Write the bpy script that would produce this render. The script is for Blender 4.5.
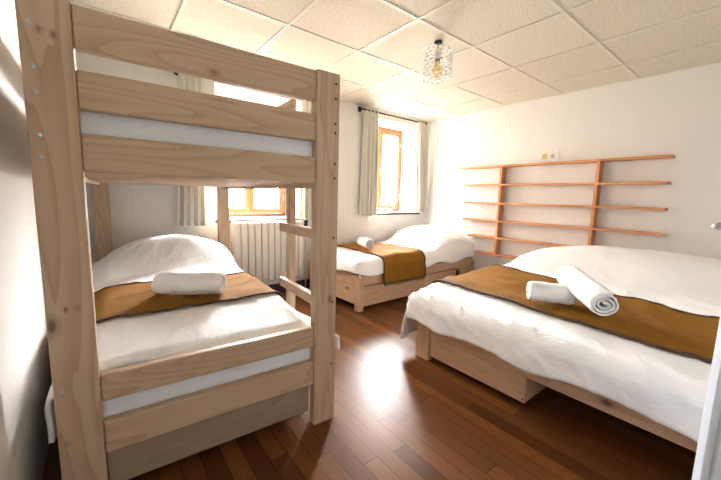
import bpy, bmesh, math, random
from mathutils import Vector, Matrix, noise
random.seed(7)
for o in list(bpy.data.objects): bpy.data.objects.remove(o)
scene = bpy.context.scene
COL = scene.collection

# ------------------------------------------------------------------ camera
cam_d = bpy.data.cameras.new('camera'); cam = bpy.data.objects.new('camera', cam_d); COL.objects.link(cam)
R_, U_, F_ = Vector((0.78906, -0.61367, 0.02807)), Vector((0.05712, 0.11878, 0.99128)), Vector((0.61165, 0.78057, -0.12878))
m = Matrix.Identity(4)
for i in range(3):
    m[i][0] = R_[i]; m[i][1] = U_[i]; m[i][2] = -F_[i]
m.translation = (0, 0, 1.05)
cam.matrix_world = m
cam_d.sensor_fit = 'HORIZONTAL'; cam_d.sensor_width = 36; cam_d.lens = 36 * 330.08 / 721
cam_d.clip_start = 0.02
scene.camera = cam

# ------------------------------------------------------------------ daylight
world = bpy.data.worlds.new('daylight'); scene.world = world; world.use_nodes = True
wn = world.node_tree; wn.nodes.clear()
wo = wn.nodes.new('ShaderNodeOutputWorld'); wb = wn.nodes.new('ShaderNodeBackground')
wt = wn.nodes.new('ShaderNodeTexCoord'); ws = wn.nodes.new('ShaderNodeSeparateXYZ'); wr_ = wn.nodes.new('ShaderNodeValToRGB')
wn.links.new(wt.outputs['Generated'], ws.inputs[0])
wm = wn.nodes.new('ShaderNodeMapRange'); wm.inputs[1].default_value = -1; wm.inputs[2].default_value = 1
wn.links.new(ws.outputs[2], wm.inputs[0]); wn.links.new(wm.outputs[0], wr_.inputs[0])
wr_.color_ramp.elements[0].position = 0.42; wr_.color_ramp.elements[0].color = (0.62, 0.58, 0.50, 1)
wr_.color_ramp.elements[1].position = 0.56; wr_.color_ramp.elements[1].color = (0.985, 0.985, 1.0, 1)
wn.links.new(wr_.outputs[0], wb.inputs[0])
# the sky is brightest towards the hidden sun's side
wd = wn.nodes.new('ShaderNodeVectorMath'); wd.operation = 'DOT_PRODUCT'; wd.inputs[1].default_value = Vector((0.82, 0.52, 0.22)).normalized()
wn.links.new(wt.outputs['Generated'], wd.inputs[0])
def wmath(op, a, b):
    n = wn.nodes.new('ShaderNodeMath'); n.operation = op
    for i, v in enumerate((a, b)):
        if isinstance(v, (int, float)): n.inputs[i].default_value = v
        else: wn.links.new(v, n.inputs[i])
    return n.outputs[0]
lobe = wmath('POWER', wmath('MAXIMUM', wd.outputs['Value'], 0.0), 7.0)
wn.links.new(wmath('ADD', wmath('MULTIPLY', lobe, 190.0), 7.0), wb.inputs[1])
wn.links.new(wb.outputs[0], wo.inputs[0])
scene.view_settings.view_transform = 'Standard'; scene.view_settings.look = 'None'
scene.view_settings.gamma = 1; scene.view_settings.use_curve_mapping = False
scene.view_settings.exposure = 1.6
def window_portal(x0, x1, z0, z1, y):
    l = bpy.data.lights.new('window_daylight', 'AREA'); l.shape = 'RECTANGLE'; l.size = x1 - x0; l.size_y = z1 - z0
    l.cycles.is_portal = True
    o = bpy.data.objects.new('window_daylight', l); COL.objects.link(o)
    o.location = ((x0 + x1) / 2, y, (z0 + z1) / 2); o.rotation_euler = (math.radians(-90), 0, 0)
window_portal(0.86, 1.72, 0.80, 2.03, 3.75)
window_portal(2.74, 3.61, 0.85, 2.04, 3.75)
# added cool fill light on the unseen landing, shining in through the doorway
dl = bpy.data.lights.new('landing_fill', 'AREA'); dl.shape = 'RECTANGLE'; dl.size = 0.9; dl.size_y = 1.8; dl.energy = 0.7; dl.color = (0.86, 0.93, 1.0)
dlo = bpy.data.objects.new('landing_fill', dl); COL.objects.link(dlo); dlo.location = (1.2, -1.75, 1.2); dlo.rotation_euler = (math.radians(90), 0, 0)

# ------------------------------------------------------------------ node helpers and materials
def new_mat(name):
    mt = bpy.data.materials.new(name); mt.use_nodes = True
    return mt, mt.node_tree, mt.node_tree.nodes['Principled BSDF']
def N(nt, t, **k):
    n = nt.nodes.new(t)
    for a, v in k.items():
        if a.startswith('i_'):
            key = a[2:]
            n.inputs[int(key) if key.isdigit() else key].default_value = v
        else: setattr(n, a, v)
    return n
def L(nt, a, b): nt.links.new(a, b)
def math_(nt, op, a, b=None, c=None):
    n = N(nt, 'ShaderNodeMath', operation=op)
    for i, v in enumerate((a, b, c)):
        if v is None: continue
        if isinstance(v, (int, float)): n.inputs[i].default_value = v
        else: L(nt, v, n.inputs[i])
    return n.outputs[0]
def ramp(nt, fac, stops):
    r = N(nt, 'ShaderNodeValToRGB'); cr = r.color_ramp
    while len(cr.elements) < len(stops): cr.elements.new(0.5)
    for e, (p, c) in zip(cr.elements, stops):
        e.position = p; e.color = (*c, 1) if len(c) == 3 else c
    L(nt, fac, r.inputs[0]); return r.outputs[0]
def mixc(nt, fac, a, b, mode='MIX'):
    n = N(nt, 'ShaderNodeMix', data_type='RGBA', blend_type=mode)
    for s, v in ((0, fac), (6, a), (7, b)):
        if isinstance(v, (int, float)): n.inputs[s].default_value = v
        elif isinstance(v, tuple): n.inputs[s].default_value = (*v, 1)
        else: L(nt, v, n.inputs[s])
    return n.outputs[2]
def plain(name, col, rough=0.6, metal=0.0, bump=0.0, bscale=40, var=0.0):
    mt, nt, b = new_mat(name)
    b.inputs['Base Color'].default_value = (*col, 1); b.inputs['Roughness'].default_value = rough; b.inputs['Metallic'].default_value = metal
    tc = N(nt, 'ShaderNodeTexCoord')
    no = N(nt, 'ShaderNodeTexNoise', i_Scale=bscale, i_Detail=4.0); L(nt, tc.outputs['Object'], no.inputs['Vector'])
    if var:
        dark = tuple(c * (1 - var) for c in col)
        L(nt, mixc(nt, no.outputs[0], dark, col), b.inputs['Base Color'])
    if bump:
        bp = N(nt, 'ShaderNodeBump', i_Strength=bump, i_Distance=0.004); L(nt, no.outputs[0], bp.inputs['Height']); L(nt, bp.outputs[0], b.inputs['Normal'])
    return mt
def wood(name, axis, base, dark, knot, rough=0.55, knots=True, rings=9.0, spots=()):
    """board wood with rings and knots, the grain running along one axis"""
    mt, nt, b = new_mat(name)
    tc = N(nt, 'ShaderNodeTexCoord'); oi = N(nt, 'ShaderNodeObjectInfo')
    rnd = math_(nt, 'MULTIPLY', oi.outputs['Random'], 37.0)
    add = N(nt, 'ShaderNodeVectorMath', operation='ADD'); cmb = N(nt, 'ShaderNodeCombineXYZ')
    for i in range(3): L(nt, rnd, cmb.inputs[i])
    L(nt, tc.outputs['Object'], add.inputs[0]); L(nt, cmb.outputs[0], add.inputs[1])
    def stretched(k):
        mp = N(nt, 'ShaderNodeMapping'); sc = [1, 1, 1]; sc[axis] = k; mp.inputs['Scale'].default_value = sc
        L(nt, add.outputs[0], mp.inputs['Vector']); return mp.outputs[0]
    n1 = N(nt, 'ShaderNodeTexNoise', i_Scale=rings, i_Detail=1.5, i_Roughness=0.4); L(nt, stretched(0.10), n1.inputs['Vector'])
    bands = math_(nt, 'FRACT', math_(nt, 'MULTIPLY', n1.outputs[0], 11.0))
    bands = math_(nt, 'POWER', bands, 2.5)
    n2 = N(nt, 'ShaderNodeTexNoise', i_Scale=90.0, i_Detail=3.0); L(nt, stretched(0.03), n2.inputs['Vector'])
    n3 = N(nt, 'ShaderNodeTexNoise', i_Scale=2.5, i_Detail=2.0); L(nt, stretched(0.35), n3.inputs['Vector'])
    c = mixc(nt, math_(nt, 'MULTIPLY', bands, 0.7), base, dark)
    c = mixc(nt, math_(nt, 'MULTIPLY', n2.outputs[0], 0.30), c, tuple(x * 0.75 for x in base))
    c = mixc(nt, math_(nt, 'MULTIPLY', math_(nt, 'SUBTRACT', n3.outputs[0], 0.35), 0.6), c, dark)
    if knots:
        vo = N(nt, 'ShaderNodeTexVoronoi', i_Scale=4.6, i_Randomness=1.0); L(nt, stretched(0.62), vo.inputs['Vector'])
        wn2 = N(nt, 'ShaderNodeTexNoise', i_Scale=25.0, i_Detail=2.0); L(nt, stretched(0.5), wn2.inputs['Vector'])
        d = math_(nt, 'ADD', vo.outputs['Distance'], math_(nt, 'MULTIPLY', math_(nt, 'SUBTRACT', wn2.outputs[0], 0.5), 0.09))
        kf = ramp(nt, d, [(0.045, (1, 1, 1)), (0.085, (0.25, 0.25, 0.25)), (0.15, (0, 0, 0))])
        c = mixc(nt, math_(nt, 'MULTIPLY', kf, 0.85), c, knot)
    for (sx_, sy_, sz_, rad) in spots:       # knots at their own places on the board
        df = N(nt, 'ShaderNodeVectorMath', operation='SUBTRACT'); L(nt, tc.outputs['Object'], df.inputs[0]); df.inputs[1].default_value = (sx_, sy_, sz_)
        ml = N(nt, 'ShaderNodeVectorMath', operation='MULTIPLY'); L(nt, df.outputs[0], ml.inputs[0]); k3 = [1, 1, 1]; k3[axis] = 0.7; k3[1] = 0.2; ml.inputs[1].default_value = k3
        ln = N(nt, 'ShaderNodeVectorMath', operation='LENGTH'); L(nt, ml.outputs[0], ln.inputs[0])
        dd = math_(nt, 'ADD', math_(nt, 'DIVIDE', ln.outputs['Value'], rad), math_(nt, 'MULTIPLY', math_(nt, 'SUBTRACT', n2.outputs[0], 0.5), 0.9))
        halo = ramp(nt, dd, [(0.25, (1, 1, 1)), (0.55, (0.35, 0.35, 0.35)), (1.0, (0, 0, 0))])
        c = mixc(nt, math_(nt, 'MULTIPLY', halo, 0.85), c, knot)
    L(nt, c, b.inputs['Base Color']); b.inputs['Roughness'].default_value = rough
    bp = N(nt, 'ShaderNodeBump', i_Strength=0.12, i_Distance=0.002); L(nt, n2.outputs[0], bp.inputs['Height']); L(nt, bp.outputs[0], b.inputs['Normal'])
    return mt
PB, PD, PK = (0.53, 0.385, 0.26), (0.35, 0.215, 0.125), (0.09, 0.04, 0.022)
_bc = (-0.1457 + 0.99881 * 0.4825 + 0.04878 * 0.9925, 1.2585 - 0.04878 * 0.4825 + 0.99881 * 0.9925, 0.0)
def _sp(*pts): return [(x - _bc[0], y - _bc[1], z, rad) for x, y, z, rad in pts]
POSTL = wood('raw_pine_near_post', 2, PB, PD, PK, knots=False, spots=_sp((-0.102, 1.256, 1.463, 0.012), (-0.075, 1.255, 1.456, 0.013), (-0.134, 1.258, 0.655, 0.034), (-0.100, 1.257, 0.70, 0.012), (-0.075, 1.256, 0.70, 0.011), (-0.037, 1.253, 0.893, 0.010)))
POSTR = wood('raw_pine_ladder_side_post', 2, PB, PD, PK, knots=False, spots=_sp((0.786, 1.213, 0.591, 0.022)))
RAILM = wood('raw_pine_top_rail', 0, PB, PD, (0.22, 0.075, 0.03), knots=False, spots=_sp((0.326, 1.235, 1.455, 0.022)))
PINE = [wood('raw_pine_%s' % 'xyz'[a], a, PB, PD, PK) for a in range(3)]
OB, OD = (0.60, 0.39, 0.24), (0.44, 0.25, 0.13)
OPINE = [wood('warm_pine_%s' % 'xyz'[a], a, OB, OD, PK) for a in range(3)]
SHELFW = [wood('shelf_pine_%s' % 'xyz'[a], a, (0.60, 0.265, 0.10), (0.42, 0.155, 0.05), (0.12, 0.04, 0.015), 0.45, False) for a in range(3)]
WINW = [wood('window_oak_%s' % 'xyz'[a], a, (0.30, 0.112, 0.034), (0.21, 0.07, 0.02), (0.1, 0.04, 0.02), 0.4, False) for a in range(3)]
DARKW = plain('dark_stained_wood', (0.055, 0.022, 0.014), 0.45, 0, 0.05, 30, 0.4)
WALL = plain('cream_plaster', (0.81, 0.79, 0.75), 0.9, 0, 0.06, 14, 0.03)
WHITE = plain('white_gloss_paint', (0.80, 0.79, 0.76), 0.4)
RADW = plain('radiator_enamel', (0.80, 0.77, 0.70), 0.35)
BLACK = plain('black_iron', (0.012, 0.011, 0.011), 0.45, 0.3)
STEEL = plain('zinc_screw', (0.45, 0.46, 0.48), 0.35, 0.8)
CHROME = plain('brushed_chrome', (0.72, 0.71, 0.68), 0.38, 0.9)
DOORM = plain('door_paint', (0.62, 0.67, 0.74), 0.45)
CURT = plain('linen_curtain', (0.72, 0.70, 0.61), 0.95, 0, 0.15, 260, 0.08)
GRIDM = plain('ceiling_grid_metal', (0.72, 0.68, 0.58), 0.5)
MATTR = plain('mattress_ticking', (0.76, 0.79, 0.82), 0.9, 0, 0.1, 120, 0.05)
# cotton bed linen with fine creases
def linen(name, col, scale=18, strength=0.5, sheen=0.1):
    mt, nt, b = new_mat(name)
    tc = N(nt, 'ShaderNodeTexCoord'); mp = N(nt, 'ShaderNodeMapping'); mp.inputs['Scale'].default_value = (1.0, 0.45, 0.8); mp.inputs['Rotation'].default_value = (0, 0, 0.5)
    L(nt, tc.outputs['Object'], mp.inputs['Vector'])
    n = N(nt, 'ShaderNodeTexNoise', i_Scale=scale, i_Detail=6.0, i_Roughness=0.6, i_Distortion=0.8); L(nt, mp.outputs[0], n.inputs['Vector'])
    rid = math_(nt, 'ABSOLUTE', math_(nt, 'SUBTRACT', n.outputs[0], 0.5))
    bp = N(nt, 'ShaderNodeBump', i_Strength=strength, i_Distance=0.012); L(nt, rid, bp.inputs['Height']); L(nt, bp.outputs[0], b.inputs['Normal'])
    b.inputs['Base Color'].default_value = (*col, 1); b.inputs['Roughness'].default_value = 0.9
    b.inputs['Sheen Weight'].default_value = sheen
    return mt
SHEET = linen('white_cotton', (0.89, 0.89, 0.885))
OCHRE = linen('ochre_cloth', (0.225, 0.100, 0.013), 30, 0.25, 0.0)
OCHRE.node_tree.nodes['Principled BSDF'].inputs['Specular IOR Level'].default_value = 0.08
OHEM = plain('brown_edge_thread', (0.07, 0.028, 0.008), 0.9)
# terry towel
TERRY, nt, b = new_mat('white_terry')
tc = N(nt, 'ShaderNodeTexCoord'); n = N(nt, 'ShaderNodeTexNoise', i_Scale=220.0, i_Detail=3.0); L(nt, tc.outputs['Object'], n.inputs['Vector'])
bp = N(nt, 'ShaderNodeBump', i_Strength=0.6, i_Distance=0.004); L(nt, n.outputs[0], bp.inputs['Height']); L(nt, bp.outputs[0], b.inputs['Normal'])
b.inputs['Base Color'].default_value = (0.84, 0.84, 0.845, 1); b.inputs['Roughness'].default_value = 1; b.inputs['Sheen Weight'].default_value = 0.3
# ceiling tile: off-white mineral fibre with fissures
TILE, nt, b = new_mat('mineral_fibre_tile')
tc = N(nt, 'ShaderNodeTexCoord'); n = N(nt, 'ShaderNodeTexNoise', i_Scale=75.0, i_Detail=3.0, i_Roughness=0.7); L(nt, tc.outputs['Object'], n.inputs['Vector'])
n9 = N(nt, 'ShaderNodeTexNoise', i_Scale=300.0, i_Detail=2.0); L(nt, tc.outputs['Object'], n9.inputs['Vector'])
sp = math_(nt, 'ADD', math_(nt, 'MULTIPLY', n.outputs[0], 0.6), math_(nt, 'MULTIPLY', n9.outputs[0], 0.4))
L(nt, ramp(nt, sp, [(0.34, (0.42, 0.375, 0.29)), (0.46, (0.68, 0.63, 0.52)), (0.60, (0.76, 0.71, 0.60))]), b.inputs['Base Color'])
b.inputs['Roughness'].default_value = 0.95
bp = N(nt, 'ShaderNodeBump', i_Strength=0.35, i_Distance=0.003); L(nt, sp, bp.inputs['Height']); L(nt, bp.outputs[0], b.inputs['Normal'])
# varnished strip floor: planks run along y
FLOORM, nt, b = new_mat('varnished_plank_floor')
tc = N(nt, 'ShaderNodeTexCoord'); sx = N(nt, 'ShaderNodeSeparateXYZ'); L(nt, tc.outputs['Object'], sx.inputs[0])
PW, PL = 0.072, 0.75
xr = math_(nt, 'DIVIDE', sx.outputs[0], PW); row = math_(nt, 'FLOOR', xr)
w1 = N(nt, 'ShaderNodeTexWhiteNoise', noise_dimensions='1D'); L(nt, row, w1.inputs['W'])
yr = math_(nt, 'ADD', math_(nt, 'DIVIDE', sx.outputs[1], PL), math_(nt, 'MULTIPLY', w1.outputs[0], 7.3)); col_ = math_(nt, 'FLOOR', yr)
cv = N(nt, 'ShaderNodeCombineXYZ'); L(nt, row, cv.inputs[0]); L(nt, col_, cv.inputs[1])
w2 = N(nt, 'ShaderNodeTexWhiteNoise', noise_dimensions='2D'); L(nt, cv.outputs[0], w2.inputs['Vector'])
fx = math_(nt, 'ABSOLUTE', math_(nt, 'SUBTRACT', math_(nt, 'FRACT', xr), 0.5)); fy = math_(nt, 'ABSOLUTE', math_(nt, 'SUBTRACT', math_(nt, 'FRACT', yr), 0.5))
gap = math_(nt, 'MAXIMUM', math_(nt, 'GREATER_THAN', fx, 0.474), math_(nt, 'GREATER_THAN', fy, 0.4972))
mp = N(nt, 'ShaderNodeMapping'); mp.inputs['Scale'].default_value = (1, 0.06, 1); L(nt, tc.outputs['Object'], mp.inputs['Vector'])
off = N(nt, 'ShaderNodeVectorMath', operation='ADD'); L(nt, mp.outputs[0], off.inputs[0]); L(nt, w2.outputs['Color'], off.inputs[1])
g1 = N(nt, 'ShaderNodeTexNoise', i_Scale=55.0, i_Detail=5.0, i_Roughness=0.65, i_Distortion=0.6); L(nt, off.outputs[0], g1.inputs['Vector'])
g2 = N(nt, 'ShaderNodeTexNoise', i_Scale=1.6, i_Detail=3.0); L(nt, tc.outputs['Object'], g2.inputs['Vector'])
pc = ramp(nt, w2.outputs['Value'], [(0.0, (0.070, 0.023, 0.006)), (0.35, (0.145, 0.050, 0.012)), (0.75, (0.21, 0.076, 0.018)), (1.0, (0.27, 0.104, 0.026))])
pc = mixc(nt, math_(nt, 'MULTIPLY', g1.outputs[0], 0.75), pc, (0.05, 0.016, 0.005))
pc = mixc(nt, math_(nt, 'MULTIPLY', math_(nt, 'SUBTRACT', g2.outputs[0], 0.4), 0.6), pc, (0.17, 0.064, 0.02))
pc = mixc(nt, math_(nt, 'MULTIPLY', gap, 0.85), pc, (0.018, 0.008, 0.004))
L(nt, pc, b.inputs['Base Color'])
L(nt, math_(nt, 'ADD', 0.26, math_(nt, 'MULTIPLY', g2.outputs[0], 0.14)), b.inputs['Roughness']); b.inputs['Specular IOR Level'].default_value = 0.19
bp = N(nt, 'ShaderNodeBump', i_Strength=0.25, i_Distance=0.002)
L(nt, math_(nt, 'SUBTRACT', math_(nt, 'MULTIPLY', g1.outputs[0], 0.08), gap), bp.inputs['Height']); L(nt, bp.outputs[0], b.inputs['Normal'])
# window glass: a clear pane that lets daylight straight in
GLASS, nt, b = new_mat('window_glass')
nt.nodes.remove(b); mo = nt.nodes['Material Output']
tr = N(nt, 'ShaderNodeBsdfTransparent'); gl = N(nt, 'ShaderNodeBsdfGlossy', i_Roughness=0.02); lw = N(nt, 'ShaderNodeLayerWeight', i_Blend=0.12); mx = N(nt, 'ShaderNodeMixShader')
L(nt, math_(nt, 'MULTIPLY', lw.outputs['Facing'], 0.12), mx.inputs[0]); L(nt, tr.outputs[0], mx.inputs[1]); L(nt, gl.outputs[0], mx.inputs[2]); L(nt, mx.outputs[0], mo.inputs[0])
# pressed glass of the lamp
PRESSED, nt, b = new_mat('pressed_glass')
b.inputs['Base Color'].default_value = (0.88, 0.90, 0.90, 1); b.inputs['Roughness'].default_value = 0.12
mo = nt.nodes['Material Output']; tr = N(nt, 'ShaderNodeBsdfTransparent'); lw = N(nt, 'ShaderNodeLayerWeight', i_Blend=0.35); mx = N(nt, 'ShaderNodeMixShader')
L(nt, math_(nt, 'ADD', 0.18, math_(nt, 'MULTIPLY', lw.outputs['Facing'], 0.55)), mx.inputs[0]); L(nt, tr.outputs[0], mx.inputs[1]); L(nt, b.outputs[0], mx.inputs[2]); L(nt, mx.outputs[0], mo.inputs[0])
AMBER, nt, b = new_mat('amber_bulb_glass')
b.inputs['Base Color'].default_value = (1.0, 0.58, 0.20, 1); b.inputs['Roughness'].default_value = 0.2; b.inputs['Transmission Weight'].default_value = 0.2

# ------------------------------------------------------------------ mesh helpers
def cube(bm, x0, x1, y0, y1, z0, z1, T=None):
    vs = [bm.verts.new(Vector((x, y, z)) if T is None else Vector(T(x, y, z))) for x in (x0, x1) for y in (y0, y1) for z in (z0, z1)]
    for f in ((0, 1, 3, 2), (4, 6, 7, 5), (0, 4, 5, 1), (2, 3, 7, 6), (0, 2, 6, 4), (1, 5, 7, 3)): bm.faces.new([vs[i] for i in f])
def tube(bm, a, b_, r, n=14, r2=None, caps=True):
    a, b_ = Vector(a), Vector(b_); d = (b_ - a).normalized(); u = d.orthogonal().normalized(); v = d.cross(u); r2 = r if r2 is None else r2
    A = [bm.verts.new(a + (u * math.cos(t) + v * math.sin(t)) * r) for t in (2 * math.pi * i / n for i in range(n))]
    B = [bm.verts.new(b_ + (u * math.cos(t) + v * math.sin(t)) * r2) for t in (2 * math.pi * i / n for i in range(n))]
    for i in range(n):
        bm.faces.new((A[i], A[(i + 1) % n], B[(i + 1) % n], B[i]))
    if caps: bm.faces.new(A[::-1]); bm.faces.new(B)
def lathe(bm, c, prof, n=20):
    """prof: (radius, z) pairs turned about the vertical through c"""
    c = Vector(c); rows = []
    for r, z in prof:
        rows.append([bm.verts.new(c + Vector((r * math.cos(2 * math.pi * i / n), r * math.sin(2 * math.pi * i / n), z))) for i in range(n)])
    for A, B in zip(rows, rows[1:]):
        for i in range(n): bm.faces.new((A[i], A[(i + 1) % n], B[(i + 1) % n], B[i]))
    bm.faces.new(rows[0][::-1]); bm.faces.new(rows[-1])
def grid(bm, P, closed_u=False):
    V = [[bm.verts.new(p) for p in r] for r in P]
    for i in range(len(V) - 1):
        for j in range(len(V[0]) - 1): bm.faces.new((V[i][j], V[i + 1][j], V[i + 1][j + 1], V[i][j + 1]))
def obj(name, bm, mat, parent=None, smooth=False, bevel=0.0, solid=0.0, off=0.0, sub=0):
    """link a bmesh as ONE object; a top-level one gets its origin at the centre of its base"""
    bmesh.ops.recalc_face_normals(bm, faces=bm.faces)
    if parent is None:
        lo = [min(v.co[i] for v in bm.verts) for i in range(3)]; hi = [max(v.co[i] for v in bm.verts) for i in range(3)]
        c = Vector(((lo[0] + hi[0]) / 2, (lo[1] + hi[1]) / 2, lo[2]))
    else:
        c = Vector((0, 0, 0)); p = parent
        while p is not None: c += p.location; p = p.parent
    for v in bm.verts: v.co -= c
    me = bpy.data.meshes.new(name); bm.to_mesh(me); bm.free(); me.materials.append(mat)
    o = bpy.data.objects.new(name, me); COL.objects.link(o)
    if parent is None: o.location = c
    else: o.parent = parent
    if smooth:
        for p in me.polygons: p.use_smooth = True
    if solid: md = o.modifiers.new('solid', 'SOLIDIFY'); md.thickness = solid; md.offset = off
    if bevel: md = o.modifiers.new('bevel', 'BEVEL'); md.width = bevel; md.segments = 2; md.limit_method = 'ANGLE'
    if sub: md = o.modifiers.new('subdivide', 'SUBSURF'); md.levels = sub; md.render_levels = sub
    return o
def box(name, mat, dims, parent=None, T=None, bevel=0.003):
    bm = bmesh.new(); cube(bm, *dims, T=T); return obj(name, bm, mat, parent, bevel=bevel)
def boxes(name, mat, lst, parent=None, T=None, bevel=0.003):
    bm = bmesh.new()
    for d in lst: cube(bm, *d, T=T)
    return obj(name, bm, mat, parent, bevel=bevel)
def thing(name, label, cat, loc, group=None):
    o = bpy.data.objects.new(name, None); COL.objects.link(o); o.location = loc; o.empty_display_size = 0.1
    o['label'] = label; o['category'] = cat
    if group: o['group'] = group
    return o
def tag(o, label, cat, group=None):
    o['label'] = label; o['category'] = cat
    if group: o['group'] = group
    return o
def structure(o): o['kind'] = 'structure'; return o
def ss(a, b_, x):
    t = max(0.0, min(1.0, (x - a) / (b_ - a))); return t * t * (3 - 2 * t)

# ------------------------------------------------------------------ room shell
XL, XR, YF, YB, H = -0.23, 3.76, -0.60, 3.28, 2.139
structure(box('floor', FLOORM, (XL - 0.1, XR + 0.1, -2.0, YB + 0.5, -0.12, 0.0), bevel=0))
structure(box('ceiling', TILE, (XL - 0.1, XR + 0.1, YF - 0.1, YB + 0.5, H + 0.006, H + 0.12), bevel=0))
bm = bmesh.new(); gw = 0.009
for j in range(-3, 6):
    x = 1.0191 + 0.5745 * j
    if XL < x < XR: cube(bm, x - gw, x + gw, YF, YB, H, H + 0.02)
for i in range(-1, 7):
    y = 2.7249 - 0.6 * i
    if YF < y < YB: cube(bm, XL, XR, y - gw, y + gw, H + 0.0006, H + 0.02)
for d in ((XL, XL + 0.018, YF, YB), (XR - 0.018, XR, YF, YB), (XL, XR, YB - 0.018, YB), (XL, XR, YF, YF + 0.018)): cube(bm, *d, H + 0.001, H + 0.02)
structure(obj('ceiling_grid', bm, GRIDM))
W1, W2 = (0.86, 1.72, 0.80, 2.03), (2.74, 3.61, 0.855, 2.04)
YO = 3.78
structure(boxes('wall_back', WALL, [(XL - 0.1, W1[0], YB, YO, 0, 2.25), (W1[0], W1[1], YB, YO, 0, W1[2]), (W1[0], W1[1], YB, YO, W1[3], 2.25),
    (W1[1], W2[0], YB, YO, 0, 2.25), (W2[0], W2[1], YB, YO, 0, W2[2]), (W2[0], W2[1], YB, YO, W2[3], 2.25), (W2[1], XR + 0.1, YB, YO, 0, 2.25)], bevel=0))
structure(box('wall_right', WALL, (XR, XR + 0.1, YF - 0.1, YB, 0, 2.25), bevel=0))
structure(box('wall_left', WALL, (XL - 0.1, XL, -2.0, YB, 0, 2.25), bevel=0))
DX0, DX1 = 0.79, 1.63
structure(boxes('wall_front', WALL, [(XL, DX0, YF - 0.1, YF, 0, 2.25), (DX1, XR, YF - 0.1, YF, 0, 2.25), (DX0, DX1, YF - 0.1, YF, 2.02, 2.25)], bevel=0))
structure(boxes('wall_landing', WALL, [(XL - 0.1, XR + 0.1, -2.1, -2.0, 0, 2.25), (XR, XR + 0.1, -2.0, YF - 0.1, 0, 2.25), (XL, XR, -2.0, YF - 0.1, 2.2, 2.25)], bevel=0))
structure(boxes('trim_1', WHITE, [(DX0 - 0.06, DX0, YF, YF + 0.015, 0, 2.08), (DX1, DX1 + 0.06, YF, YF + 0.015, 0, 2.08), (DX0, DX1, YF, YF + 0.015, 2.02, 2.08)]))
structure(box('baseboard_back', DARKW, (XL, XR, YB - 0.014, YB, 0, 0.10)))
structure(box('baseboard_right', DARKW, (XR - 0.014, XR, YF, YB - 0.014, 0, 0.10)))

# windows: an oak casement pair set deep in each embrasure, with a stone-thick sill board
def window(name, W, sill_mat):
    x0, x1, z0, z1 = W; yf0, yf1 = 3.66, 3.715
    bm = bmesh.new()
    for d in ((x0, x0 + 0.03, z0 + 0.0, z1), (x1 - 0.03, x1, z0, z1), (x0 + 0.03, x1 - 0.03, z1 - 0.035, z1), (x0 + 0.03, x1 - 0.03, z0, z0 + 0.035)):
        cube(bm, d[0], d[1], yf0, yf1, d[2], d[3])
    fr = structure(obj(name, bm, WINW[2], bevel=0.004))
    xm = (x0 + x1) / 2
    for a, b_ in ((x0 + 0.032, xm - 0.001), (xm + 0.001, x1 - 0.032)):
        za, zb = z0 + 0.037, z1 - 0.037
        sash = boxes('sash', WINW[2], [(a, a + 0.052, 3.645, 3.69, za, zb), (b_ - 0.052, b_, 3.645, 3.69, za, zb), (a + 0.052, b_ - 0.052, 3.645, 3.69, za, za + 0.055), (a + 0.052, b_ - 0.052, 3.645, 3.69, zb - 0.055, zb)], fr, bevel=0.004)
        box('glass_pane', GLASS, (a + 0.05, b_ - 0.05, 3.665, 3.669, za + 0.05, zb - 0.05), sash, bevel=0)
        hx = a if a < xm - 0.1 else b_
        for hz in (za + 0.18, zb - 0.18):
            bm = bmesh.new(); tube(bm, (hx, 3.645, hz - 0.03), (hx, 3.645, hz + 0.03), 0.008); obj('hinge', bm, STEEL, sash, True)
    bm = bmesh.new(); tube(bm, (xm, 3.645, (z0 + z1) / 2), (xm, 3.61, (z0 + z1) / 2), 0.009); tube(bm, (xm, 3.615, (z0 + z1) / 2 + 0.012), (xm, 3.61, (z0 + z1) / 2 - 0.10), 0.008, r2=0.006)
    obj('window_handle', bm, STEEL, fr, True)
    box('window_sill', sill_mat, (x0 - 0.03, x1 + 0.02, YB - 0.025, 3.66, z0 - 0.028, z0 - 0.002), fr, bevel=0.005)
    return fr
SILLM = plain('polished_sill', (0.20, 0.085, 0.075), 0.18, 0, 0.03, 20, 0.3)
window('window_1', W1, SILLM)
window('window_2', W2, DARKW)

# door leaf, opened into the room, its free edge facing us
A = Vector((1.10, 0.065, 0)); dv = Vector((0.64, -0.768, 0)).normalized(); nv = Vector((0.768, 0.64, 0)).normalized()
TD = lambda a, b_, z: A + dv * a + nv * b_ + Vector((0, 0, z))
door = structure(box('door_1', DOORM, (0, 0.80, -0.026, 0, 0.008, 2.0), T=TD, bevel=0.003))
box('door_rebate', DOORM, (0.014, 0.79, -0.040, -0.026, 0.008, 2.0), door, TD, 0.002)
bm = bmesh.new(); hz = 1.0
tube(bm, TD(0.045, 0.0, hz), TD(0.045, 0.008, hz), 0.024, 20)
tube(bm, TD(0.045, 0.008, hz), TD(0.035, 0.085, hz + 0.004), 0.011, 16, 0.0105)
tube(bm, TD(0.030, 0.084, hz + 0.004), TD(0.030, 0.100, hz + 0.004), 0.0105, 16, 0.004)
tube(bm, TD(0.030, 0.086, hz + 0.004), TD(0.150, 0.080, hz - 0.002), 0.0100, 16, 0.007)
obj('door_handle', bm, CHROME, door, True)

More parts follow.
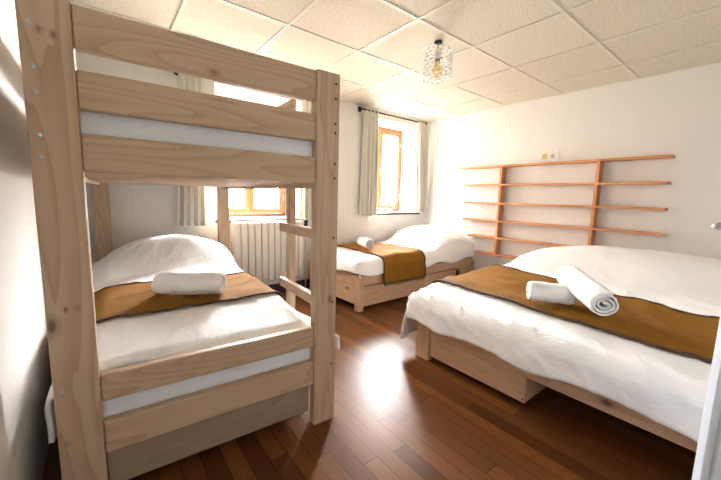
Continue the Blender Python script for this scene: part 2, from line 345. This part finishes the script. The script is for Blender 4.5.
# ------------------------------------------------------------------ bunk bed
cy, sy = math.cos(0.0488), math.sin(0.0488)
def TB(lx, ly, z): return Vector((-0.1457 + cy * lx + sy * ly, 1.2585 - sy * lx + cy * ly, z))
BW, BL = 0.965, 1.935
bunk = thing('bunk_bed', 'raw pine bunk bed with ladder at its side, beside left wall', 'bunk bed', TB(BW / 2, BL / 2, 0))
PWD = 0.108
for lx0, lx1, ly0, ly1 in ((0, PWD, 0, 0.045), (BW - PWD, BW, 0, 0.045), (0, 0.098, BL - 0.045, BL), (BW - 0.098, BW, BL - 0.045, BL)):
    post = box('post', PINE[2] if ly0 else (POSTR if lx0 else POSTL), (lx0, lx1, ly0, ly1, 0, 1.556), bunk, TB, 0.004)
    if ly0 == 0:
        left = lx0 == 0
        for z in ((1.474, 1.367, 1.302, 1.191, 1.131, 0.451, 0.28) if left else (1.514, 1.455, 1.354, 1.316, 1.188, 1.128, 0.868, 0.575, 0.28)):
            bm = bmesh.new(); px = 0.022 if left else 0.945
            tube(bm, TB(px, 0.002, z), TB(px, -0.0015, z), 0.0085 if left else 0.006, 14, 0.006 if left else 0.0045)
            tube(bm, TB(px, -0.0014, z), TB(px, -0.0018, z), 0.0028, 8)
            obj('screw', bm, STEEL if left else BLACK, post, True)
RZ = dict(r1=(1.436, 1.551), r2=(1.275, 1.382), r3=(1.101, 1.209), f1=(0.382, 0.471), f2=(0.201, 0.311))
for ly0 in (0.006, BL - 0.040):
    for k, nm in (('r1', 'guard_rail'), ('r2', 'guard_rail'), ('r3', 'bed_rail'), ('f1', 'foot_rail'), ('f2', 'bed_rail')):
        a = PWD + 0.001 if ly0 < 1 else 0.099
        box(nm, RAILM if (k == 'r1' and ly0 < 1) else PINE[0], (a, BW - a, ly0, ly0 + 0.034, *RZ[k]), bunk, TB, 0.005)
box('drawer_front', wood('shaded_drawer_pine', 0, (0.37, 0.275, 0.195), (0.25, 0.17, 0.105), PK), (PWD + 0.001, BW - PWD - 0.001, 0.048, 0.062, 0.048, 0.196), bunk, TB, 0.003)  # shade below the rail is put into this darker, greyer pine
for lx in (PWD + 0.01, BW - PWD - 0.03): box('drawer_side', PINE[1], (lx, lx + 0.02, 0.063, 1.2, 0.048, 0.17), bunk, TB, 0.001)
box('drawer_floor', PINE[1], (PWD + 0.031, BW - PWD - 0.031, 0.063, 1.2, 0.05, 0.062), bunk, TB, 0.001)
for lx0, full in ((0.0, True), (BW - 0.028, False)):
    for k, nm in (('r1', 'guard_rail'), ('r2', 'guard_rail'), ('r3', 'bed_rail'), ('f2', 'bed_rail')):
        y0 = 0.046 if (full or k in ('r3', 'f2')) else 0.44
        box(nm, PINE[1], (lx0, lx0 + 0.028, y0, BL - 0.046, *RZ[k]), bunk, TB, 0.005)
box('ladder_post', PINE[2], (BW - 0.063, BW - 0.029, 0.38, 0.432, 0, 1.40), bunk, TB, 0.003)
for z in (0.857, 0.555):
    box('rung', PINE[1], (BW - 0.092, BW - 0.064, 0.046, 0.452, z, z + 0.047), bunk, TB, 0.003)
for i in range(11):
    y = 0.06 + i * 0.175
    box('slat', PINE[0], (0.03, BW - 0.03, y, y + 0.09, 1.104, 1.122), bunk, TB, 0.002)
box('mattress_board', PINE[1], (0.03, BW - 0.03, 0.045, BL - 0.045, 0.19, 0.205), bunk, TB, 0.001)
for lx in (0.029, BW - 0.05): box('cleat', PINE[1], (lx, lx + 0.021, 0.045, BL - 0.045, 1.085, 1.104), bunk, TB, 0.001)

# ------------------------------------------------------------------ cloth helpers
def fr(x, y, z=0.0): return noise.noise(Vector((x, y, z)))
def creases(u, v, seed, amp):
    """soft billows plus sharper crease ridges, metres"""
    a = 0.55 * fr(u * 3.1, v * 3.1, seed) + 0.3 * fr(u * 7, v * 6, seed + 5)
    q = u * 0.8 + v * 0.6 + 0.25 * fr(u * 2, v * 2, seed + 9); w = -u * 0.6 + v * 0.8
    rdg = (1 - abs(fr(q * 3.0, w * 11.0, seed + 2))) ** 5 - 0.25
    q2 = u * 0.35 + v * 0.94; w2 = -u * 0.94 + v * 0.35
    rdg2 = (1 - abs(fr(q2 * 4.0, w2 * 14.0, seed + 3))) ** 6 - 0.2
    return 1.15 * amp * (a + 0.55 * rdg * (0.5 + fr(u * 1.5, v * 1.5, seed + 20)) + 0.4 * rdg2 * (0.4 + fr(u * 1.3, v * 1.7, seed + 30)))
class Cover:
    """a cover laid on a bed: flat inside [x0,x1]x[y0,y1], rounded over each edge and hanging from there"""
    def __init__(s, x0, x1, y0, y1, r, top, seed, amp, bulge=None, T=None, flare=0.06):
        s.x0, s.x1, s.y0, s.y1, s.r, s.top, s.seed, s.amp, s.bulge, s.T, s.flare = x0, x1, y0, y1, r, top, seed, amp, bulge, T, flare
    foot = 0.0; cr = 0.0; hem = None; nom = 0.0
    def ax(s, v, a, b_):
        r = s.r
        for sg, e in ((1, b_), (-1, a)):
            q = (v - (e - sg * r)) * sg
            if q > 0:
                if q < math.pi / 2 * r: return e - sg * r + sg * r * math.sin(q / r), r * (1 - math.cos(q / r))
                k = q - math.pi / 2 * r; return e + sg * s.flare * k, r + k
        return v, 0.0
    def base(s, u, v):
        x, dx = s.ax(u, s.x0, s.x1); y, dy = s.ax(v, s.y0, s.y1)
        if s.cr:                                   # round the corners in plan
            cx = s.x0 + s.cr if x < s.x0 + s.cr else (s.x1 - s.cr if x > s.x1 - s.cr else None)
            cy_ = s.y0 + s.cr if y < s.y0 + s.cr else (s.y1 - s.cr if y > s.y1 - s.cr else None)
            if cx is not None and cy_ is not None:
                h = math.hypot(x - cx, y - cy_); lim = s.cr + 0.5 * max(0.0, max(abs(x - cx), abs(y - cy_)) - s.cr)
                if h > lim: x = cx + (x - cx) * lim / h; y = cy_ + (y - cy_) * lim / h
        t = s.top(min(max(x, s.x0), s.x1), min(max(y, s.y0), s.y1)); d = (dx ** 3 + dy ** 3) ** (1 / 3)
        if s.hem is not None: d *= max(0.5, (t - s.hem) / (s.nom - s.hem))
        z = t - d
        if s.bulge: bx, by = s.bulge(x, y, dx, dy); x += bx; y += by
        return Vector((x, y, z))
    def pos(s, u, v, off=0.0, cre=1.0):
        p = s.base(u, v); e = 0.004
        n = (s.base(u + e, v) - p).cross(s.base(u, v + e) - p).normalized()
        p = p + n * (cre * creases(u, v, s.seed, s.amp * (1 + s.foot * ss(s.x0 + 0.22, s.x0 - 0.05, u))) + off)
        return p if s.T is None else Vector(s.T(*p))
def duvet(cov, name, drops, nx, ny, label, jit=0.02, solid=0.014):
    xl, xr, yl, yr = drops; P = []
    for i in range(nx + 1):
        row = []
        for j in range(ny + 1):
            a, b_ = i / nx, j / ny
            v = cov.y0 - yl + (cov.y1 + yr - cov.y0 + yl) * b_; u = cov.x0 - xl + (cov.x1 + xr - cov.x0 + xl) * a
            ju = jit * fr(v * 4.0, 3.3, cov.seed); jv = jit * fr(u * 4.0, 7.1, cov.seed)
            u += ju * (ss(0.8, 1, a) + ss(0.8, 1, 1 - a)); v += jv * (ss(0.8, 1, b_) + ss(0.8, 1, 1 - b_))
            row.append(cov.pos(u, v))
        P.append(row)
    bm = bmesh.new(); grid(bm, P)
    o = obj(name, bm, SHEET, smooth=True, solid=solid, off=-1)
    return tag(o, label, 'duvet', 'white duvets')
def runner(cov, quad, n, m_, label, lift=0.010, fringe=()):
    """quad: u,v of the four corners (u along the bed, v across it)"""
    def uv_(a, b_):
        p = [quad[0][k] * (1 - a) * (1 - b_) + quad[1][k] * a * (1 - b_) + quad[2][k] * a * b_ + quad[3][k] * (1 - a) * b_ for k in (0, 1)]
        wob = 0.010 * fr(p[1] * 3.5, a * 2, cov.seed + 50)
        return p[0] + wob, p[1]
    def pt(a, b_, e=0.0):
        u, v = uv_(a, b_)
        return cov.pos(u, v, lift + e + 0.004 * fr(u * 9, v * 5, cov.seed + 40) + 0.003 * (1 - abs(fr(u * 14, v * 3, cov.seed + 41))) ** 3)
    bm = bmesh.new(); grid(bm, [[pt(i / n, j / m_) for j in range(m_ + 1)] for i in range(n + 1)])
    o = tag(obj('bed_runner', bm, OCHRE, smooth=True, solid=0.004, off=0), label, 'bed runner', 'ochre bed runners')
    w = 0.012 / max(0.1, math.dist(quad[0], quad[1]))
    for a0, a1 in ((-w * 0.3, w), (1 - w, 1 + w * 0.3)):
        bm = bmesh.new(); grid(bm, [[pt(a0 + (a1 - a0) * i / 2, j / m_, 0.004) for j in range(m_ + 1)] for i in range(3)])
        obj('edge_band', bm, OHEM, o, smooth=True, solid=0.004, off=0)
    for end in fringe:
        bm = bmesh.new(); k = 70; L_ = 0.028 / max(0.1, math.dist(quad[0], quad[3]))
        for i in range(k):
            a = (i + 0.5) / k; s = -1 if end == 0 else 1
            p0 = pt(a, end, 0.001); p1 = pt(a + random.uniform(-0.4, 0.4) / k, end + s * L_ * random.uniform(0.7, 1.1), random.uniform(-0.002, 0.005))
            tube(bm, p0, p1, 0.0022, 5, 0.0014)
        f = obj('fringe', bm, OHEM, o); f['kind'] = 'stuff'
    return o
def towel(c, dirv, length, r, label, squash=0.86, up=Vector((0, 0, 1)), turns=3.2, start=0.6, seed=0):
    """a towel rolled up: a spiral ribbon swept along its axis, lower side slightly flattened"""
    c = Vector(c); d = Vector(dirv).normalized(); sd = d.cross(up).normalized(); upv = sd.cross(d).normalized()
    n = 90; k = 26; P = []
    for i in range(k + 1):
        q = i / k; row = []
        edge = 1 - 0.10 * (ss(0.92, 1, q) + ss(0.92, 1, 1 - q))
        for j in range(n + 1):
            t = j / n; ang = start + t * turns * 2 * math.pi
            rad = (0.010 + (r - 0.010) * t) * (edge if t > 0.72 else 1) * (1 + 0.05 * fr(q * 4, math.cos(ang), seed + math.sin(ang)))
            h = upv * math.sin(ang) * rad * squash; s_ = sd * math.cos(ang) * rad
            ax = (q - 0.5) * length * (1 - 0.06 * (1 - t) + 0.04 * fr(t * 5, q, seed))
            row.append(c + d * ax + h + s_ + upv * (0.006 * fr(q * 3, seed)))
        P.append(row)
    bm = bmesh.new(); grid(bm, P)
    o = obj('rolled_towel', bm, TERRY, smooth=True, solid=0.0075, off=0)
    return tag(o, label, 'towel', 'rolled white towels')

# ------------------------------------------------------------------ bunk bedding
def mattress(name_label, x0, x1, y0, y1, z0, z1, T, mat=MATTR):
    bm = bmesh.new(); cube(bm, x0, x1, y0, y1, z0, z1)
    bmesh.ops.subdivide_edges(bm, edges=bm.edges[:], cuts=30, use_grid_fill=True)
    bmesh.ops.remove_doubles(bm, verts=bm.verts[:], dist=1e-5)
    for v in bm.verts:
        p = v.co; k = 0.010 * fr(p.x * 5, p.y * 5, p.z * 6 + 3) + 0.006 * fr(p.x * 13, p.y * 13, p.z * 9)
        if p.z > z0 + 0.01: p.z += k * 0.8
        if p.y < y0 + 0.01: p.y -= 0.004 + 0.006 * fr(p.x * 9, p.z * 16, 4) + 0.004 * (1 - abs(fr(p.x * 14 + p.z * 12, p.z * 5, 9))) ** 3
        v.co = T(*p) if T else p
    return tag(obj('mattress', bm, mat, smooth=True, bevel=0.02), name_label, 'mattress', 'bunk mattresses')
mattress('white sheeted mattress on the upper bunk behind the guard rails', 0.03, BW - 0.03, 0.045, BL - 0.045, 1.123, 1.30, TB)
mattress('white mattress on the lower bunk showing below the foot rail', 0.045, BW - 0.045, 0.047, BL - 0.047, 0.206, 0.425, TB)
def top_b(x, y): return 0.470 + 0.035 * ss(0.05, 0.5, y) + 0.205 * ss(1.28, 1.62, y) * (1 - 0.55 * ss(1.72, 1.93, y)) * (1 - 0.75 * ((x - 0.48) / 0.48) ** 2)
def bul_b(x, y, dx, dy):
    if dx > 0.02 and x > 0.5: return (0.135 * ss(0.36, 0.22, y) * ss(0.02, 0.12, dx), 0)
    if dx > 0.01: return (-0.068 * ss(0.01, 0.07, dx), 0)
    return (0, 0)
cb = Cover(0.035, BW - 0.062, 0.058, BL - 0.06, 0.075, top_b, 1.7, 0.014, bul_b, TB, 0.02)
duvet(cb, 'duvet', (0.185, 0.155, -0.02, -0.02), 90, 130, 'white duvet over the lower bunk, humped on a pillow')
runner(cb, ((0.43, -0.05), (1.03, -0.05), (0.98, BW + 0.01), (0.46, BW + 0.03)) and ((-0.06, 0.42), (-0.06, 1.02), (BW + 0.0, 1.00), (BW + 0.0, 0.47)), 40, 70,
       'ochre runner across the lower bunk, one towel on it')
towel((0.345, 1.875, 0.574), (0.85, -0.52, 0.0), 0.33, 0.068, 'rolled white towel on the lower bunk of the bunk bed', seed=1)

# ------------------------------------------------------------------ single bed along the window wall
ca, sa = math.cos(0.03), math.sin(0.03)
def TS(lx, ly, z): return Vector((1.80 + ca * lx - sa * ly, 2.30 + sa * lx + ca * ly, z))
SW, SL = 0.87, 1.895
sb = thing('single_bed', 'pine single bed frame with drawer under the far window', 'bed', TS(SL / 2, SW / 2, 0))
for lx, ly in ((0, 0), (0, SW - 0.06), (SL - 0.06, 0), (SL - 0.06, SW - 0.06)):
    box('leg', OPINE[2], (lx, lx + 0.06, ly, ly + 0.06, 0, 0.335), sb, TS, 0.003)
for ly in (0.006, SW - 0.036): box('side_rail', OPINE[0], (0.061, SL - 0.061, ly, ly + 0.03, 0.235, 0.335), sb, TS, 0.004)
for lx in (0.006, SL - 0.036): box('end_rail', OPINE[1], (lx, lx + 0.03, 0.061, SW - 0.061, 0.235, 0.335), sb, TS, 0.004)
box('foot_panel', OPINE[1], (0.010, 0.030, 0.061, SW - 0.061, 0.055, 0.228), sb, TS, 0.002)
dr = box('drawer', OPINE[0], (0.064, 1.53, 0.012, 0.034, 0.035, 0.226), sb, TS, 0.003)
for lx in (0.08, 1.49): box('drawer_side', OPINE[1], (lx, lx + 0.02, 0.035, 0.7, 0.035, 0.20), dr, TS, 0.002)
box('side_panel', OPINE[0], (1.62, SL - 0.061, 0.02, 0.036, 0.035, 0.230), sb, TS, 0.002)
box('mattress_board', OPINE[0], (0.04, SL - 0.04, 0.04, SW - 0.04, 0.30, 0.318), sb, TS, 0.001)
def top_s(x, y): return 0.485 + 0.01 * ss(0.1, 0.6, x) + 0.215 * ss(1.05, 1.42, x) * (1 - 0.5 * ss(1.70, 1.90, x)) * (1 - 0.65 * ((y - 0.46) / 0.46) ** 2)
csg = Cover(-0.03, SL - 0.01, -0.034, SW - 0.01, 0.075, top_s, 4.2, 0.015, None, TS, 0.04)
csg.cr = 0.11; csg.hem = 0.335; csg.nom = 0.49
duvet(csg, 'duvet', (0.10, 0.10, 0.115, 0.0), 130, 80, 'white duvet on the single bed under the far window', 0.03)
runner(csg, ((0.26, -0.255), (0.86, -0.255), (0.84, SW + 0.0), (0.28, SW + 0.0)), 40, 60, 'ochre runner hanging over the single bed\'s front side', fringe=(0,))
towel(TS(0.42, 0.42, 0.565), (0.30, 0.95, 0), 0.27, 0.062, 'rolled white towel on the single bed under the far window', seed=2)

# ------------------------------------------------------------------ double bed
DX, DY0, DY1, DL = 1.62, -0.13, 1.43, 2.03
db = thing('double_bed', 'pine double bed frame with box drawer, head at the shelf wall', 'bed', (DX + DL / 2, 0.73, 0))
for x, y in ((DX, DY1 - 0.108), (DX, DY0), (DX + DL - 0.045, DY1 - 0.108), (DX + DL - 0.045, DY0)):
    box('leg', OPINE[2], (x, x + 0.045, y, y + 0.108, 0, 0.275), db, None, 0.003)
box('foot_rail', OPINE[1], (DX + 0.010, DX + 0.04, DY0 + 0.109, DY1 - 0.109, 0.175, 0.275), db, None, 0.003)
box('head_rail', OPINE[1], (DX + DL - 0.04, DX + DL - 0.01, DY0 + 0.109, DY1 - 0.109, 0.175, 0.275), db, None, 0.003)
for y in (DY0 + 0.004, DY1 - 0.034): box('side_rail', OPINE[0], (DX + 0.046, DX + DL - 0.046, y, y + 0.03, 0.175, 0.275), db, None, 0.003)
dr = box('drawer', OPINE[1], (DX + 0.016, DX + 0.036, 0.70, DY1 - 0.112, 0.032, 0.172), db, None, 0.002)
for y in (0.70, DY1 - 0.135): box('drawer_side', OPINE[0], (DX + 0.0365, DX + 0.75, y, y + 0.02, 0.034, 0.165), dr, None, 0.002)
bm = bmesh.new(); tube(bm, (DX + 0.0165, 0.712, 0.05), (DX + 0.0150, 0.712, 0.05), 0.005, 10); obj('screw', bm, BLACK, dr, True)
box('mattress_board', OPINE[0], (DX + 0.04, DX + DL - 0.04, DY0 + 0.034, DY1 - 0.034, 0.25, 0.27), db, None, 0.001)
def top_d(x, y):
    t = (y - 0.65) / 0.80
    return 0.435 + 0.045 * ss(1.58, 2.0, x) + 0.02 * ss(2.0, 2.6, x) + 0.195 * ss(2.75, 3.15, x) * (1 - 0.40 * ss(3.42, 3.65, x)) * (1 - 0.62 * abs(t) ** 3)
def bul_d(x, y, dx, dy):
    k = ss(0.05, 0.25, dy) if y > 1 else 0
    return (0.0, 0.03 * k)
cd = Cover(1.565, 3.645, -0.17, 1.515, 0.085, top_d, 8.1, 0.016, bul_d, None, 0.05)
cd.foot = 0.9; cd.cr = 0.09
duvet(cd, 'duvet', (0.14, 0.06, 0.12, 0.31), 170, 150, 'big white duvet spread over the double bed, crumpled at the foot', 0.03)
runner(cd, ((1.75, -0.28), (2.24, -0.28), (2.66, 1.66), (1.87, 1.66)), 44, 110, 'ochre runner across the foot end of the double bed')
towel((1.946, 0.752, 0.549), (0.55, -0.83, 0.0), 0.225, 0.067, 'rolled white towel on the double bed, left one, partly covered by another', seed=3, start=2.2)
towel((1.988, 0.602, 0.602), (-0.27, -0.25, -0.045), 0.41, 0.074, 'rolled white towel leaning across another on the double bed', seed=4)

# ------------------------------------------------------------------ wall shelf
sh = thing('wall_shelf', 'wide reddish pine wall shelf of six boards and two uprights', 'shelf', (3.70, 1.6, 0.40))
SX0 = 3.655
for z, yl, yr in ((1.452, 2.66, 0.615), (1.238, 2.555, 0.615), (1.022, 2.55, 0.612), (0.812, 2.55, 0.612), (0.612, 2.46, 0.612), (0.410, 2.345, 0.612)):
    box('shelf_board', SHELFW[1], (SX0, XR, yr, yl, z - 0.011, z + 0.011), sh, None, 0.002)
for y in (2.087, 1.132): box('upright', SHELFW[2], (SX0 + 0.004, XR, y - 0.026, y, 0.40, 1.441), sh, None, 0.002)

# socket plates above the shelf
so = thing('socket_plate', 'white double wall socket above the wooden wall shelf', 'socket', (XR - 0.004, 1.60, 1.53))
PLAST = plain('white_plastic', (0.80, 0.79, 0.76), 0.35); OLIVE = plain('olive_insert', (0.42, 0.36, 0.10), 0.5)
box('plate', PLAST, (XR - 0.010, XR, 1.505, 1.700, 1.488, 1.578), so, None, 0.004)
box('insert', OLIVE, (XR - 0.016, XR - 0.0095, 1.622, 1.672, 1.508, 1.560), so, None, 0.003)['label'] = 'olive yellow insert'
bm = bmesh.new(); tube(bm, (XR - 0.0095, 1.562, 1.532), (XR - 0.013, 1.562, 1.532), 0.022, 24); tube(bm, (XR - 0.0125, 1.562, 1.532), (XR - 0.0135, 1.562, 1.532), 0.010, 12); obj('socket_face', bm, plain('grey_plastic', (0.42, 0.40, 0.38), 0.5), so, True)

# ------------------------------------------------------------------ radiator under the near window
ra = thing('radiator', 'cream ribbed panel radiator below the near window', 'radiator', (1.35, 3.21, 0.16))
x = 0.97
while x < 1.70:
    box('rib', RADW, (x, x + 0.062, 3.178, 3.215, 0.165, 0.775), ra, None, 0.012); x += 0.068
box('panel', RADW, (0.965, 1.715, 3.212, 3.262, 0.155, 0.765), ra, None, 0.006)
box('top_grille', RADW, (0.965, 1.715, 3.200, 3.265, 0.766, 0.782), ra, None, 0.004)
for bx in (1.05, 1.58): box('bracket', STEEL, (bx, bx + 0.04, 3.255, YB, 0.60, 0.66), ra, None, 0.001)
bm = bmesh.new(); tube(bm, (1.715, 3.235, 0.725), (1.775, 3.235, 0.725), 0.010); tube(bm, (1.765, 3.235, 0.715), (1.765, 3.235, 0.78), 0.016, 14, 0.02); obj('valve', bm, BLACK, ra, True)
bm = bmesh.new(); tube(bm, (1.765, 3.235, 0.715), (1.765, 3.235, 0.0), 0.008); obj('pipe', bm, RADW, ra, True)

# ------------------------------------------------------------------ curtains and rods
def rod(x0, x1, z, label, brackets):
    r = thing('curtain_rod', label, 'curtain rod', ((x0 + x1) / 2, 3.215, z), 'curtain rods')
    bm = bmesh.new(); tube(bm, (x0, 3.215, z), (x1, 3.215, z), 0.009); obj('rod', bm, BLACK, r, True)
    for e, s in ((x0, -1), (x1, 1)):
        bm = bmesh.new(); bmesh.ops.create_uvsphere(bm, u_segments=14, v_segments=10, radius=0.02, matrix=Matrix.Translation((e + s * 0.012, 3.215, z))); tube(bm, (e - s * 0.03, 3.215, z), (e, 3.215, z), 0.013); obj('finial', bm, BLACK, r, True)
    for bx in brackets:
        bm = bmesh.new(); tube(bm, (bx, 3.215, z), (bx, YB, z), 0.008); tube(bm, (bx, YB - 0.008, z), (bx, YB, z), 0.025); obj('bracket', bm, BLACK, r, True)
rod(0.53, 1.93, 2.045, 'black curtain rod over the near window behind the bunk', (0.56, 1.90))
rod(2.46, 3.60, 2.085, 'black curtain rod over the far window above the single bed', (2.50, 3.585))
def curtain(xt0, xt1, xb0, xb1, zt, zb, folds, seed, label, amp=0.032):
    P = []; nu, nv_ = folds * 14, 40
    for i in range(nu + 1):
        a = i / nu; row = []
        for j in range(nv_ + 1):
            b_ = j / nv_; z = zt + (zb - zt) * b_
            x = (xt0 + (xt1 - xt0) * a) * (1 - b_) + (xb0 + (xb1 - xb0) * a) * b_
            ph = a * folds * 2 * math.pi + 0.5 * fr(a * 3, b_ * 1.2, seed)
            am = amp * (0.55 + 0.45 * ss(0, 0.4, b_)) * (1 + 0.5 * fr(a * 4, b_, seed + 3))
            row.append(Vector((x + 0.012 * math.sin(2 * ph) + 0.008 * fr(a * 4, b_ * 2, seed + 7), 3.215 + am * math.sin(ph) + 0.004 * fr(a * 9, b_ * 4, seed), z + (0.006 * fr(a * 6, seed) if j == nv_ else 0))))
        P.append(row)
    bm = bmesh.new(); grid(bm, P)
    o = tag(obj('curtain', bm, CURT, smooth=True, solid=0.004, off=0), label, 'curtain', 'linen curtains')
    return o
curtain(0.56, 0.74, 0.505, 0.735, 2.075, 0.755, 4, 1.1, 'beige linen curtain left of the near window, behind the bunk')
curtain(1.70, 1.90, 1.68, 1.90, 2.075, 0.79, 4, 2.3, 'beige linen curtain on the right of the near window')
curtain(2.52, 2.735, 2.50, 2.75, 2.12, 0.825, 4, 3.7, 'beige linen curtain on the left of the far window')
curtain(3.45, 3.63, 3.50, 3.735, 2.115, 0.86, 4, 4.9, 'beige linen curtain on the right of the far window by the corner')

# ------------------------------------------------------------------ pendant lamp
PX, PY = 1.91, 1.624
pl = thing('pendant_lamp', 'small ceiling lamp with studded clear glass shade and amber bulb', 'lamp', (PX, PY, 1.87))
bm = bmesh.new(); lathe(bm, (PX, PY, 0), [(0.028, H - 0.001), (0.030, H - 0.012), (0.012, H - 0.026)]); obj('ceiling_cap', bm, BLACK, pl, True)
bm = bmesh.new(); tube(bm, (PX, PY, H - 0.02), (PX, PY, 2.085), 0.004); obj('cord', bm, BLACK, pl, True)
bm = bmesh.new(); lathe(bm, (PX, PY, 0), [(0.012, 2.09), (0.030, 2.084), (0.031, 2.026), (0.026, 2.022)], 6); obj('socket', bm, CHROME, pl)
bm = bmesh.new(); lathe(bm, (PX, PY, 0), [(0.018, 2.022), (0.018, 2.006)]); obj('bulb_base', bm, BLACK, pl, True)
bm = bmesh.new(); lathe(bm, (PX, PY, 0), [(0.014, 2.006), (0.020, 1.995), (0.034, 1.965), (0.036, 1.935), (0.028, 1.910), (0.012, 1.900)]); obj('bulb', bm, AMBER, pl, True)
bm = bmesh.new(); R0 = 0.098
for k in range(8):
    z = 2.065 - k * 0.0245
    for i in range(16):
        t = 2 * math.pi * (i + 0.5 * (k % 2)) / 16
        mt_ = Matrix.Translation((PX + R0 * math.cos(t), PY + R0 * math.sin(t), z)) @ Matrix.Rotation(t, 4, 'Z') @ Matrix.Diagonal((0.55, 1.0, 0.62, 1))
        bmesh.ops.create_icosphere(bm, subdivisions=1, radius=0.0165, matrix=mt_)
sh_ = obj('shade', bm, PRESSED, pl, True)
for z in (2.078, 1.882):
    bm = bmesh.new(); n = 40
    for i in range(n):
        a, b_ = 2 * math.pi * i / n, 2 * math.pi * (i + 1) / n
        tube(bm, (PX + R0 * math.cos(a), PY + R0 * math.sin(a), z), (PX + R0 * math.cos(b_), PY + R0 * math.sin(b_), z), 0.0025, 6)
    obj('shade_ring', bm, CHROME, sh_, True)
for i in range(3):
    bm = bmesh.new(); a = 2 * math.pi * i / 3; tube(bm, (PX, PY, 2.086), (PX + R0 * math.cos(a), PY + R0 * math.sin(a), 2.078), 0.0022, 6)
    obj('shade_arm', bm, CHROME, sh_, True)
